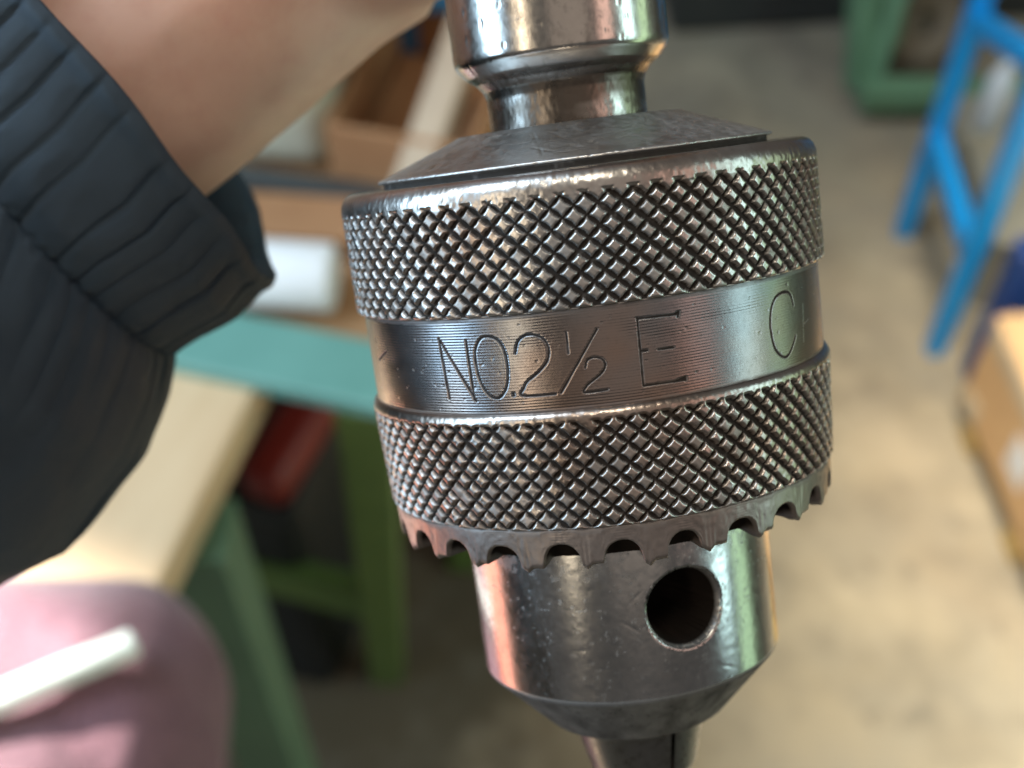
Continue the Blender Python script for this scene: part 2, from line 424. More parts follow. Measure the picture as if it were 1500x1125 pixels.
# engraved band
STROKES = [
 [(-37.02,-12.87),(-36.41,-18.64)], [(-36.71,-13.05),(-28.81,-18.9)], [(-29.27,-13.13),(-29.26,-18.81)],
 [(-23.83,-12.86),(-21.52,-13.2),(-20.12,-14.17),(-19.82,-15.87),(-20.6,-17.55),(-22.71,-18.62),(-25.12,-18.42),(-26.79,-17.28),(-27.48,-15.72),(-27.29,-14.18),(-25.74,-13.11),(-23.83,-12.86)],
 [(-19.55,-18.30),(-19.2,-18.5)], [(-19.2,-18.28),(-19.5,-18.52)],
 [(-17.62,-14.58),(-16.76,-13.59),(-15.15,-13.06),(-13.1,-13.02),(-11.02,-13.46),(-10.09,-14.33),(-10.63,-15.48),(-12.72,-16.41),(-15.64,-17.25),(-16.64,-17.81),(-17.22,-18.56),(-9.77,-18.62)],
 [(-5.91,-13.1),(-5.95,-15.01)], [(0.79,-13.1),(-8.56,-18.58)],
 [(-2.67,-16.49),(-2.1,-15.85),(-0.69,-15.64),(1.0,-15.84),(1.61,-16.46),(0.64,-17.16),(-1.89,-17.87),(-2.97,-18.23),(-3.42,-18.75),(1.57,-18.71)],
 [(9.49,-12.6),(9.37,-18.83)], [(9.47,-12.68),(18.84,-12.81)], [(9.55,-15.63),(11.0,-15.66)], [(13.4,-15.72),(16.79,-15.76)], [(9.49,-18.83),(18.89,-18.88)],
 [(17.58,-12.82),(18.9,-12.62),(18.5,-13.05)], [(16.2,-18.9),(18.9,-18.63),(18.9,-18.95)],
 [(53.33,-14.42),(52.48,-13.39),(50.62,-12.92),(46.82,-13.01),(44.44,-13.88),(43.39,-15.36),(43.67,-16.95),(44.59,-18.07),(46.72,-18.86),(48.87,-19.03),(51.12,-18.42),(53.32,-17.35)],
 [(-65.77,-15.44),(-62.5,-14.9),(-59.28,-14.38)],
]
FAINT = [((58.2, -14.6), (57.0, -18.3)), ((57.6, -16.6), (61.0, -16.3))]
def smooth_stroke(s):
    if len(s) < 5: return s
    out = []
    P = [s[0]] + list(s) + [s[-1]]
    if s[0] == s[-1]: P = [s[-2]] + list(s) + [s[1]]
    for i in range(1, len(P) - 2):
        p0, p1, p2, p3 = [np.array(q, float) for q in P[i - 1:i + 3]]
        for t in np.linspace(0, 1, 5, endpoint=False):
            out.append(tuple(.5 * ((2 * p1) + (-p0 + p2) * t + (2 * p0 - 5 * p1 + 4 * p2 - p3) * t * t + (-p0 + 3 * p1 - 3 * p2 + p3) * t ** 3)))
    out.append(tuple(P[-2])); return out
def engraved_band():
    RB = 24.15
    th = np.concatenate([np.linspace(-105, 105, 860), np.linspace(105, 255, 110)[1:-1]]) * math.pi / 180
    z = np.linspace(-10.95, -20.6, 142)
    T, Z = np.meshgrid(th, z)
    U = T * RB
    dist = np.full(T.shape, 9.0)
    for s in STROKES:
        q = smooth_stroke(s)
        for (a0, z0), (a1, z1) in zip(q[:-1], q[1:]):
            x0, x1 = math.radians(a0) * RB, math.radians(a1) * RB
            dx, dy = x1 - x0, z1 - z0; L2 = dx * dx + dy * dy + 1e-9
            t = np.clip(((U - x0) * dx + (Z - z0) * dy) / L2, 0, 1)
            dist = np.minimum(dist, np.hypot(U - x0 - t * dx, Z - z0 - t * dy))
    for (a0, z0), (a1, z1) in FAINT:
        x0, x1 = math.radians(a0) * RB, math.radians(a1) * RB
        dx, dy = x1 - x0, z1 - z0
        t = np.clip(((U - x0) * dx + (Z - z0) * dy) / (dx * dx + dy * dy), 0, 1)
        dist = np.minimum(dist, .085 + np.hypot(U - x0 - t * dx, Z - z0 - t * dy))
    wv = .05 * (fbm(U * 2.5, Z * 2.5, 77, 3) - .5)
    eng = np.clip(1 - (dist + wv) / .135, 0, 1)
    eng = eng * np.clip(.45 + 1.0 * fbm(U * .9, Z * .9, 88, 3), .35, 1.0)
    lip = np.exp(-((dist - .24) / .07) ** 2) * .007
    # lathe feed lines, breaking up where the band is worn
    worn = np.clip((fbm(U * .12 + 5, Z * .3, 11, 3) - .36) * 5, .35, 1)
    feed = np.sin(Z * TWO / .265 + .5 * np.sin(U * .5) + .8 * fbm(U * .35, Z * .6, 40, 2)) * .0165 * worn
    feed += (fbm(U * .15, Z * 7, 21, 2) - .5) * .006
    pit = np.zeros_like(T)
    for k in range(140):
        pu, pz = RNG.uniform(-38, 38), RNG.uniform(-20, -11.3)
        rr = RNG.choice([.10, .13, .16, .22], p=[.5, .3, .15, .05]); st = RNG.uniform(.6, 2.2); an = RNG.uniform(0, 3.14)
        du, dz_ = U - pu, Z - pz
        a_ = (du * math.cos(an) + dz_ * math.sin(an)) / st; b_ = -du * math.sin(an) + dz_ * math.cos(an)
        pit = np.maximum(pit, np.clip(1 - np.hypot(a_, b_) / rr, 0, 1) * RNG.uniform(.3, 1.0))
    edge = np.clip((.35 - np.minimum(-10.95 - Z, Z + 20.6)) / .35, 0, 1) * .0
    Rr = RB - (T * 0) - .10 * eng ** .8 + lip + feed - .05 * pit - edge
    Rr = Rr - .15 * (Z + 10.95) / (-9.65)
    V = cyl(T, Rr, Z).reshape(-1, 3) * MM
    near = np.clip((-11.55 - Z) / -.5, 0, 1) + np.clip((Z + 19.9) / -.4, 0, 1)
    gr = np.clip(eng * 3.0 + .2 * pit + .75 * np.clip(near, 0, 1) * fbm(U * .8, Z, 9, 3) * 1.5, 0, .95)
    me = mesh_np('engraved_band', V, grid_faces(len(z), len(th), True)[:, ::-1], gr.reshape(-1))
    return link('engraved_band', me, M['band'], chuck)
engraved_band()

def gear_rim():
    NT_ = 25; n = NT_ * 52
    th = np.linspace(-np.pi, np.pi, n, endpoint=False)
    ph = NT_ * (th - math.radians(.9)) / TWO
    f = ph - np.round(ph)                       # 0 at notch centre
    cell = np.round(ph)
    a = np.abs(f + .02 * np.sin(cell * 2.3))
    wn = .31 + .05 * (hash2(cell, 5.0) - .5)
    notch = np.clip(1 - (a / wn) ** 2.3, 0, 1) ** .5 * (.92 + .14 * (hash2(cell, 6.0) - .3))  # 1 in the notch, 0 on the tooth
    tipz = -.55 * np.clip((f - .30) / .12, 0, 1) * np.clip((.5 - f) / .1, 0, 1) + (hash2(np.round(ph + .5), 1.0) - .5) * .4
    ztip = -35.25; zroot = -33.0
    zb = ztip + tipz * (1 - notch) + (zroot - ztip) * notch
    rows = []; grime_shade = []
    ro = 24.05
    for r, z in ((22.0, -31.2), (23.3, -31.35), (23.62, -31.45)):
        rows.append(np.stack([np.full(n, r), np.full(n, z)], -1)); grime_shade.append(np.full(n, .7))
    for t in np.linspace(0, 1, 16)[1:]:
        z = -31.5 + (zb + 31.5) * t
        r = 23.72 + (23.5 - 23.72) * (-31.5 - z) / 3.8 + .016 * np.sin(z * TWO / .26)
        r = r - .22 * max(0, (t - .93) / .07)
        rows.append(np.stack([r, z], -1)); grime_shade.append(np.full(n, .12 + .2 * (t < .15)))
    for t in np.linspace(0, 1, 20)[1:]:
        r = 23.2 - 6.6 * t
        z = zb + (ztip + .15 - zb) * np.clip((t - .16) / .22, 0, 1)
        rows.append(np.stack([np.full(n, r), z], -1)); grime_shade.append(np.clip(.30 + .75 * np.clip(notch * 2, 0, 1), 0, .99))  # notches blackened in colour to imitate their shade
    A = np.array(rows)
    Rr = A[..., 0] + (fbm(np.tile(th * 60, (len(A), 1)), A[..., 1] * 2.2, 3, 3) - .5) * .05
    Zz = A[..., 1] + (fbm(np.tile(th * 80, (len(A), 1)) + 9, A[..., 0] * 2.2, 4, 3) - .5) * .10
    V = cyl(np.tile(th, (len(A), 1)), Rr, Zz).reshape(-1, 3) * MM
    me = mesh_np('toothed_rim', V, grid_faces(len(A), n, True)[:, ::-1], np.array(grime_shade).reshape(-1))
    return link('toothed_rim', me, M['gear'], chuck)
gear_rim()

def nose():
    RN = 16.4
    pts = [(16.5, -31.5), (16.45, -52.0)]
    for t in np.linspace(0, 1, 6)[1:]:
        q = t * math.radians(48); pts.append((RN - .9 * (1 - math.cos(q)), -52.0 - .9 * math.sin(q)))
    pts += [(10.3, -59.0), (9.6, -59.35), (8.6, -59.2), (8.2, -57.0)]
    P = resample(pts, .16)
    th = np.concatenate([np.linspace(-95, 95, 520), np.linspace(95, 265, 120)[1:-1]]) * math.pi / 180
    T, R0 = np.meshgrid(th, P[:, 0]); Z = np.repeat(P[:, 1][:, None], len(th), 1)
    th0, z0, rh = math.radians(21.0), -43.2, 4.12
    U = (T - th0) * RN; W = Z - z0
    d = np.hypot(U, W); d = np.where(np.abs(T) < 2, d, 99)
    ang = np.arctan2(W, U)
    tgt = d.copy()
    m1 = np.abs(d - rh) < .10; tgt[m1] = rh
    m2 = (d > rh + .1) & (d < rh + .30); tgt[m2] = rh + .22
    m3 = (d < rh - .1) & (d > rh - .30); tgt[m3] = rh - .16
    mv = m1 | m2 | m3
    T = np.where(mv, th0 + tgt * np.cos(ang) / RN, T); Z = np.where(mv, z0 + tgt * np.sin(ang), Z)
    Rr = R0 + (fbm(T * 30, Z * 1.8, 5, 4) - .5) * .012
    Rr = np.where(m1, Rr - .16, Rr)
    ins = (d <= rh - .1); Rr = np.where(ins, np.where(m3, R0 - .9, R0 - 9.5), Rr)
    # scratches and pits
    for k in range(34):
        a0, zz = RNG.uniform(-1.5, 1.5), RNG.uniform(-52, -34); L = RNG.uniform(.3, 1.6); an = RNG.normal(0, .9)
        du, dv = (T - a0) * RN, Z - zz
        aa = du * math.cos(an) + dv * math.sin(an); bb = -du * math.sin(an) + dv * math.cos(an)
        Rr = Rr - np.where(d > rh + .4,   .014 * np.clip(1 - np.abs(bb) / .17, 0, 1) * np.clip(1 - np.abs(aa) / L, 0, 1), 0)
    V = cyl(T, Rr, Z).reshape(-1, 3) * MM
    g = np.clip((fbm(T * 14, Z * .9, 31, 4) - .50) * 3, 0, 1) * np.clip((Z + 40.5) / 6, 0, 1) * .8
    g += np.clip((fbm(T * 45, Z * 2.7, 35, 3) - .60) * 7, 0, 1) * .5 * np.clip((Z + 54) / 18, .25, 1)
    g = g + np.clip((-51.9 - Z) / .3, 0, 1) * .82 * (.8 + .4 * fbm(T * 8, Z * .6, 41, 3))  # end taper darkened in colour to imitate a dark floor reflection
    g = np.where(ins, 1.0, g); g = np.where(m1, .15, g)  # inside of the key hole coloured black for its shade
    me = mesh_np('nose_body', V, grid_faces(len(P), len(th), True)[:, ::-1], np.clip(g, 0, 1).reshape(-1))
    return link('nose_body', me, M['nose'], chuck)
nose()

def rear_cone():
    pts = [(6.0, 5.65), (11.9, 5.65), (12.15, 5.5), (20.2, 2.42), (20.55, 2.30), (20.78, 2.12), (20.72, 1.98), (20.2, 1.92), (20.0, -.8)]
    P = resample(pts, .16)
    n = 900; th = np.linspace(-np.pi, np.pi, n, endpoint=False)
    T, R0 = np.meshgrid(th, P[:, 0]); Z = np.repeat(P[:, 1][:, None], n, 1)
    nz = (fbm(T * 70, R0 * 2.5, 6, 4) - .5)
    nick = np.clip(fbm(T * 55, Z * 2, 8, 3) - .55, 0, 1) * np.exp(-((R0 - 20.8) / .35) ** 2)
    Rr = R0 + .03 * nz - .9 * nick + .014 * np.sin(R0 * TWO / .42)
    Zz = Z + .03 * nz
    for k in range(170):                      # short handling scratches
        a0, rr0 = RNG.uniform(-1.9, 1.9), RNG.uniform(12.5, 20.5); L = RNG.uniform(.3, 2.2); an = RNG.normal(.2, .5)
        du, dv = (T - a0) * rr0, R0 - rr0
        aa = du * math.cos(an) + dv * math.sin(an); bb = -du * math.sin(an) + dv * math.cos(an)
        Zz = Zz - np.where(Z > 2, .06 * np.clip(1 - np.abs(bb) / .17, 0, 1) * np.clip(1 - np.abs(aa) / L, 0, 1), 0)
    g = np.clip((2.0 - Z) / .1, 0, 1) * np.clip(.6 + fbm(T * 30, Z, 2, 3), 0, 1)
    g = g + .04 * np.clip(fbm(T * 5, R0 * .3, 12, 3) - .45, 0, 1) * 3
    V = cyl(T, Rr, Zz).reshape(-1, 3) * MM
    me = mesh_np('rear_cone', V, grid_faces(len(P), n, True)[:, ::-1], np.clip(g, 0, .9).reshape(-1))
    return link('rear_cone', me, M['cone'], chuck)
rear_cone()

def spindle():
    pts = [(8.3, 5.0), (8.3, 9.0), (8.55, 9.9), (9.2, 10.7), (10.1, 11.3), (11.0, 12.3), (11.22, 12.75), (11.3, 13.2), (11.25, 60.0), (10.9, 60.6), (9.2, 60.8), (9.2, 128), (8.5, 129), (0.01, 129)]
    P = resample(pts, .2)
    n = 420; th = np.linspace(-np.pi, np.pi, n, endpoint=False)
    T, R0 = np.meshgrid(th, P[:, 0]); Z = np.repeat(P[:, 1][:, None], n, 1)
    nz = fbm(T * 30, Z * 2.2, 16, 4) - .5
    neck = np.clip((11.5 - Z) / 1.5, 0, 1)
    dent = np.clip(fbm(T * 14, Z * .8, 19, 3) - .62, 0, 1)
    Rr = R0 + nz * (.012 + .06 * neck) - dent * .5 * (1 - neck)
    g = neck * np.clip(.86 + 1.8 * (fbm(T * 1.6 + 2, Z * .45, 23, 3) - .45), .15, .98) + .5 * np.clip(fbm(T * 12, Z * .7, 29, 4) - .58, 0, 1) * 4
    V = cyl(T, Rr, Z).reshape(-1, 3) * MM
    me = mesh_np('spindle', V, grid_faces(len(P), n, True), np.clip(g, 0, .9).reshape(-1))
    return link('spindle', me, M['spindle'], chuck)
spindle()

def jaws():
    prof = resample([(8.0, -55.0), (7.9, -59.0), (7.3, -61.0), (6.1, -66.0), (5.3, -67.2)], .8)
    for k in range(3):
        a0 = math.radians(28 + 120 * k) + math.radians(2.2); a1 = a0 + math.radians(120 - 4.4)
        bm = bmesh.new(); n = 24; rings = []
        for r, z in prof:
            row = [bm.verts.new(Vector((r * math.sin(a0 + (a1 - a0) * i / n), -r * math.cos(a0 + (a1 - a0) * i / n), z)) * MM) for i in range(n + 1)]
            am = (a0 + a1) / 2
            row.append(bm.verts.new(Vector((.5 * math.sin(am), -.5 * math.cos(am), z)) * MM)); rings.append(row)
        for A_, B_ in zip(rings[:-1], rings[1:]):
            m = len(A_)
            for i in range(m): bm.faces.new((A_[i], A_[(i + 1) % m], B_[(i + 1) % m], B_[i]))
        bm.faces.new(rings[0]); bm.faces.new(rings[-1])
        bmesh.ops.recalc_face_normals(bm, faces=bm.faces)
        me = bpy.data.meshes.new('jaw'); bm.to_mesh(me); bm.free()
        link('jaw', me, M['jaw'], chuck, smooth=False)
jaws()

# ------------------------------------------------------------------ person: hand, wrist, jacket sleeve
# arm frame: millimetres; X runs up the arm to the elbow, Y is the pinky side, Z is towards the lens
def arm_matrix():
    f = 1875.0; dep = 0.161
    o = Vector(((20 - 750) / f * dep, -(-5 - 562.5) / f * dep, -dep))
    X = Vector((-.8, -.6, .04)).normalized(); Y = Vector((.6, -.8, 0)).normalized(); Zc = X.cross(Y)
    if Zc.z < 0: Zc = -Zc
    K = Matrix((X, Y, Zc)).transposed().to_4x4() @ Matrix.Scale(dep / .150, 4); K.translation = o
    return MCAM @ K
MARM = arm_matrix()
person = empty('person', MARM, 'bare wrist and hand in a navy jacket sleeve gripping the chuck spindle', 'person')
ARM_INV = MARM.inverted()

def loft(bm, rings):
    rows = [[bm.verts.new(p) for p in r] for r in rings]
    n = len(rows[0])
    for a, b in zip(rows[:-1], rows[1:]):
        for i in range(n): bm.faces.new((a[i], a[(i + 1) % n], b[(i + 1) % n], b[i]))
    bm.faces.new(rows[0][::-1]); bm.faces.new(rows[-1])
def tube(bm, path, radii, n=18, flat=None, ref=(0, 0, 1)):
    """closed tapered tube with rounded ends along a path; flat = (rx, ry) factors"""
    P = [Vector(p) for p in path]; rings = []
    d0 = (P[1] - P[0]).normalized(); d1 = (P[-1] - P[-2]).normalized()
    seq = [(P[0] - d0 * radii[0] * s, radii[0] * math.sqrt(max(0.02, 1 - s * s)), d0) for s in (.97, .8, .5)]
    for i, p in enumerate(P):
        d = (P[min(i + 1, len(P) - 1)] - P[max(i - 1, 0)]).normalized(); seq.append((p, radii[i], d))
    seq += [(P[-1] + d1 * radii[-1] * s, radii[-1] * math.sqrt(max(0.02, 1 - s * s)), d1) for s in (.5, .8, .97)]
    fx, fy = flat or (1, 1)
    for p, r, d in seq:
        x = d.cross(Vector(ref)).normalized(); y = x.cross(d).normalized()
        rings.append([p + x * (r * fx * math.cos(TWO * k / n)) + y * (r * fy * math.sin(TWO * k / n)) for k in range(n)])
    loft(bm, rings)

def arm_body():
    bm = bmesh.new()
    S2A = ARM_INV @ MCH                     # chuck metres -> arm metres (arm frame in metres)
    def ch(a, r, z):                        # around the spindle, millimetres
        q = math.radians(a); return S2A @ (Vector((r * math.sin(q), -r * math.cos(q), z)) * MM) * 1000
    # forearm and wrist: elliptical rings along -X
    spec = [(262, 40, 36, 0), (95, 30, 27, 0), (60, 28, 24, 0), (30, 30.5, 21.5, 0), (5, 31.8, 20, 0), (-8, 31.6, 19.5, 0), (-20, 30.4, 19, -1), (-32, 29.0, 18, -2), (-40, 29.5, 17, -3)]
    rings = []
    for s, ry, rz, zo in spec:
        ring = []
        for k in range(40):
            a = TWO * k / 40; c, q = math.cos(a), math.sin(a)
            y = ry * math.copysign(abs(c) ** .88, c); z = rz * math.copysign(abs(q) ** .92, q)
            # tendon ridge and the hollow beside it on the palm side
            if q > 0:
                z += 1.8 * math.exp(-((y - 4) / 4.0) ** 2) - 1.3 * math.exp(-((y - 12) / 4.0) ** 2) + .8 * math.exp(-((y - 19) / 4.5) ** 2)
            ring.append(Vector((s, y, z + zo)))
        rings.append(ring)
    loft(bm, rings)
    # palm behind the spindle
    w0 = Vector((-30, 0, -3))
    for z_, rr in ((38, 13.5), (54, 14.5), (70, 14.5), (86, 13.0)):
        tube(bm, [w0 + Vector((0, (62 - z_) * .45, 0)), ch(-150, 26, z_), ch(178, 25, z_)], [14.5, rr, 9.5], 20)
    tube(bm, [w0, ch(-120, 26, 55), ch(-140, 25, 75)], [17, 17, 13], 20)
    # four fingers wrapped round the front, each of its own length
    for z_, rr, end, r0 in ((37, 7.6, -28, 20.5), (54, 8.4, -45, 21), (71, 8.7, -48, 21.3), (88, 8.2, -38, 21)):
        angs = [175, 140, 112, 84, 52, 22, (22 + end) / 2 - 3, end]
        dz = [0, .5, .8, .6, .2, -.5, -1, -1.6]
        tube(bm, [ch(a, r0 + (.8 if i in (2, 5) else 0), z_ + dz[i]) for i, a in enumerate(angs)],
             [rr * q for q in (1.15, 1.08, 1.1, .98, .98, 1.0, .92, .78)], 18)
    # thumb from the side of the palm, closing over the front
    tube(bm, [ch(-118, 27, 62), ch(-95, 29, 78), ch(-70, 24, 92), ch(-48, 22, 101), ch(-22, 21, 106), ch(-5, 20.6, 107)],
         [14, 12, 10.2, 10.0, 9.2, 7.6], 18)
    bmesh.ops.recalc_face_normals(bm, faces=bm.faces)
    me = bpy.data.meshes.new('arm_cage'); bm.to_mesh(me); bm.free()
    tmp = bpy.data.objects.new('arm_cage', me); C.objects.link(tmp)
    m = tmp.modifiers.new('r', 'REMESH'); m.mode = 'VOXEL'; m.voxel_size = 1.15
    m = tmp.modifiers.new('s', 'SMOOTH'); m.iterations = 9; m.factor = .5
    dg = bpy.context.evaluated_depsgraph_get()
    out = bpy.data.meshes.new_from_object(tmp.evaluated_get(dg))
    bpy.data.objects.remove(tmp); bpy.data.meshes.remove(me)
    n = len(out.vertices); co = np.empty(n * 3, np.float32); out.vertices.foreach_get('co', co)
    out.vertices.foreach_set('co', co * MM); out.update(); out.name = 'arm'
    return link('arm', out, M['skin'], person)
arm_body()

def sleeve():
    ns, na = 230, 960
    ph = np.linspace(0, TWO, na, endpoint=False)          # 0 = pinky side, pi/2 = towards the lens
    s = np.concatenate([np.linspace(0, 16, 60), np.linspace(16, 95, ns - 60)[1:], np.linspace(95, 270, 110)[1:]])
    PH, S = np.meshgrid(ph, s)
    c, q = np.cos(PH), np.sin(PH)
    low = np.clip(c, 0, 1)
    lowr = np.interp(S, [0, 6, 11, 14.5, 18, 24, 36, 48, 95], [42.4, 44.2, 43.6, 43.4, 47.0, 51.0, 54.5, 53.5, 55.0])
    lowr = lowr + 8 * np.clip((S - 95) / 175, 0, 1)
    Ry = 38.5 + (lowr - 38.5) * np.clip(c * 1.6, 0, 1)
    bag = np.clip((S - 16) / 26, 0, 1)
    Rz = 29.0 + 1.5 * np.clip(S / 12, 0, 1) + 9 * bag - 1.2 * np.exp(-((S - 14.5) / 2.0) ** 2)
    # elastic gathers on the cuff: soft ribs parted by narrow grooves
    cuff = np.clip((14.5 - S) / 2.0, 0, 1)
    arc = PH * 36
    rib = arc / 3.9 + .45 * (vnoise(PH * 7, 0 * PH, 71) - .5) + .25 * np.sin(PH * 5 + .12 * S) + .02 * S + .3 * np.sin(PH * 11)
    gd = np.abs(rib - np.round(rib))
    groove = np.exp(-(gd / .070) ** 2) * (.35 + .65 * hash2(np.round(rib), 3.0))
    soft = np.cos(rib * TWO)
    far = np.clip(-q, 0, 1)
    d = cuff * (-.42 * groove * (.4 + 1.2 * vnoise(PH * 14, S * .15, 72)) - .05 * soft - .9 * far * np.sin(PH * 9) * np.exp(-S / 6)) * np.clip(S / 2.5, .25, 1)
    d += (1 - cuff) * np.exp(-np.clip(S - 14.5, 0, 99) / 6) * (-.4 * groove - .15 * soft)
    d -= .45 * np.exp(-((S - 14.6 - .12 * np.sin(PH * 130)) / .40) ** 2)
    d += .9 * np.sin(PH * 4 + 1.7) * np.exp(-S / 9) * np.clip(c + .3, 0, 1)      # stitched seam
    # loose folds of the sleeve
    x, y = S * .045, PH * 2.2
    wob = fbm(x * 1.3 + 2, y * 1.1, 51, 3) - .5
    fold = np.sin(S * .13 + 3.6 * np.sin(PH * 1.5 + .4) + 5 * wob)
    k2 = np.sin(PH * 5.0 - S * .10 + 6 * (fbm(x + 9, y, 57, 2) - .5))
    d += bag * (1.5 * np.sign(fold) * np.abs(fold) ** 1.6 + 3.6 * wob + 1.2 * k2 * np.abs(k2)) * (1 - .55 * np.clip(c, 0, 1) ** 4)
    d += (fbm(S * .25, PH * 9, 61, 3) - .5) * .5
    d += .55 * np.exp(-((S - 1.0) / 1.0) ** 2)                      # hem roll
    off = -5.0 + 2.3 * q - 1.65 * q * q
    X = S + off * np.clip(1 - S / 60, 0, 1)
    X = X + (1.0 * np.sin(PH * 3 + 2.2) + .35 * np.sin(PH * 11)) * np.exp(-S / 6) * np.clip(c * 1.4, 0, 1)
    yy = (Ry + d) * c + 1.0
    zz = (Rz + d) * q
    V = np.stack([X, yy, zz], -1)
    # inside of the cuff: a hem folded back
    s2 = np.linspace(0, 1, 16)
    inn = []
    for t in s2[1:]:
        k = np.array([X[0] + 26 * t, (Ry[0] + d[0] - 1.3 * min(1, t * 8) - 4 * t) * c[0] + 1.0, (Rz[0] + d[0] - 1.3 * min(1, t * 8) - 4 * t) * q[0]]).T
        inn.append(k)
    A = np.concatenate([np.array(inn[::-1]), V], 0)
    uv = np.stack([np.tile(arc[0], (len(A), 1)), np.repeat(np.concatenate([-26 * s2[1:][::-1], s])[:, None], na, 1)], -1)
    me = mesh_np('jacket_sleeve', A.reshape(-1, 3) * MM, grid_faces(len(A), na, True), uv=uv.reshape(-1, 2))
    return link('jacket_sleeve', me, M['navy'], person)
sleeve()

# ------------------------------------------------------------------ left: benches and what lies on them
bench = empty('pale_wood_bench', (0, 0, 0), 'pale wooden workbench top on sage green splayed steel leg, left of the chuck', 'workbench')
box('bench_top', (0.62, 0.66, 0.03), M['tan_wood'], bench, (-0.534, 0.250, 0.735), (0, 0, math.radians(-15)), .003)
bar('leg', (-0.185, 0.395, 0.72), (-0.185, 0.395, 0.0), 0.045, 0.045, M['leg_green'], bench)
bar('leg', (-0.70, 0.42, 0.72), (-0.72, 0.42, 0.0), 0.045, 0.045, M['leg_green'], bench)
bar('leg', (-0.34, -0.12, 0.72), (-0.34, -0.12, 0.0), 0.045, 0.045, M['leg_green'], bench)
bar('leg', (-0.84, -0.02, 0.72), (-0.86, -0.02, 0.0), 0.045, 0.045, M['leg_green'], bench)

bench2 = empty('brown_edged_bench', (0, 0, 0), 'brown edged workbench with olive green legs standing behind the pale one', 'workbench')
box('bench_top', (0.90, 0.52, 0.028), M['brown_wood'], bench2, (-0.388, 0.830, 0.734), (0, 0, math.radians(-16)), .003)
bar('leg', (-0.092, 0.495, 0.72), (-0.142, 0.655, 0.0), 0.036, 0.036, M['olive'], bench2)
bar('leg', (0.02, 0.90, 0.72), (-0.06, 0.80, 0.0), 0.036, 0.036, M['olive'], bench2)
bar('leg', (-0.78, 0.71, 0.72), (-0.75, 0.80, 0.0), 0.042, 0.042, M['olive'], bench2)
bar('leg', (-0.66, 1.13, 0.72), (-0.64, 1.02, 0.0), 0.042, 0.042, M['olive'], bench2)
bar('crossbar', (-0.75, 0.79, 0.25), (-0.125, 0.605, 0.25), 0.026, 0.045, M['olive'], bench2)

o = box('green_board', (0.36, 0.048, 0.012), M['teal'], None, (-0.218, 0.514, 0.7545), (0, 0, math.radians(-15)), .002)
tag(o, 'teal green painted board lying along the brown bench edge', 'board')
o = box('grey_slab', (0.13, 0.018, 0.012), M['charcoal'], None, (-0.135, 0.642, 0.7545), (0, 0, math.radians(-12)), .002)
tag(o, 'long dark grey steel slab behind the brown cardboard piece', 'slab')
roll = lathe('paper_roll', [(0.0, -.07), (.020, -.07), (.0215, -.068), (.0215, .068), (.020, .07), (0.0, .07)], M['paper'], None, 40,
             Matrix.Translation((-0.180, 0.550, 0.7715)) @ Matrix.Rotation(math.radians(-5), 4, 'Z') @ Matrix.Rotation(math.radians(90), 4, 'Y'))
tag(roll, 'white paper roll lying on the bench behind the teal board', 'paper roll')

def carton(name, size, loc, rz, mat, label, cat, h_open=True):
    """open carton: four walls, base, two flaps"""
    e = empty(name, Matrix.Translation(loc) @ Matrix.Rotation(rz, 4, 'Z'), label, cat)
    sx, sy, sz = size; t = .004
    box('side_panel', (sx, t, sz), mat, e, (0, -sy / 2, sz / 2), bev=.001)
    box('side_panel', (sx, t, sz), mat, e, (0, sy / 2, sz / 2), bev=.001)
    box('side_panel', (t, sy - 2 * t, sz), mat, e, (-sx / 2 + t / 2, 0, sz / 2), bev=.001)
    box('side_panel', (t, sy - 2 * t, sz), mat, e, (sx / 2 - t / 2, 0, sz / 2), bev=.001)
    box('base', (sx - 3 * t, sy - 2 * t, t), mat, e, (0, 0, t), bev=.001)
    return e
carton('cardboard_carton', (0.10, 0.15, 0.055), (-0.055, 0.712, 0.749), math.radians(-14), M['card_dark'], 'low brown cardboard carton on the bench, behind the paper roll', 'carton')
o = bar('wooden_batten', (-0.078, 0.575, 0.765), (-0.028, 0.72, 0.835), 0.024, 0.016, M['plank'])
tag(o, 'pale wooden batten leaning across the brown carton', 'batten')
o = box('card_sheet', (0.16, 0.040, 0.018), M['card_dark'], None, (-0.16, 0.606, 0.7575), (0, 0, math.radians(-5)), .001)
tag(o, 'flat brown cardboard piece lying behind the paper roll', 'cardboard')

can = empty('cream_canister', Matrix.Translation((-0.160, 0.725, 0.749)) @ Matrix.Rotation(math.radians(-6), 4, 'Z'), 'cream plastic canister with green sticker beside the brown carton', 'canister')
bm = bmesh.new(); bmesh.ops.create_cube(bm, size=1); bmesh.ops.scale(bm, vec=(.095, .12, .19), verts=bm.verts)
bmesh.ops.bevel(bm, geom=bm.edges[:], offset=.022, segments=4, affect='EDGES', profile=.5)
me = bpy.data.meshes.new('canister_body'); bm.to_mesh(me); bm.free()
o = link('canister_body', me, M['cream'], can); o.location = (0, 0, .095)
box('sticker', (.014, .0015, .022), M['green_label'], can, (.024, -.0606, .095), bev=.0003)
lathe('cap', [(0, .02), (.02, .02), (.022, .017), (.022, 0), (0, 0)], M['cream'], can, 24).location = (-.015, .02, .19)

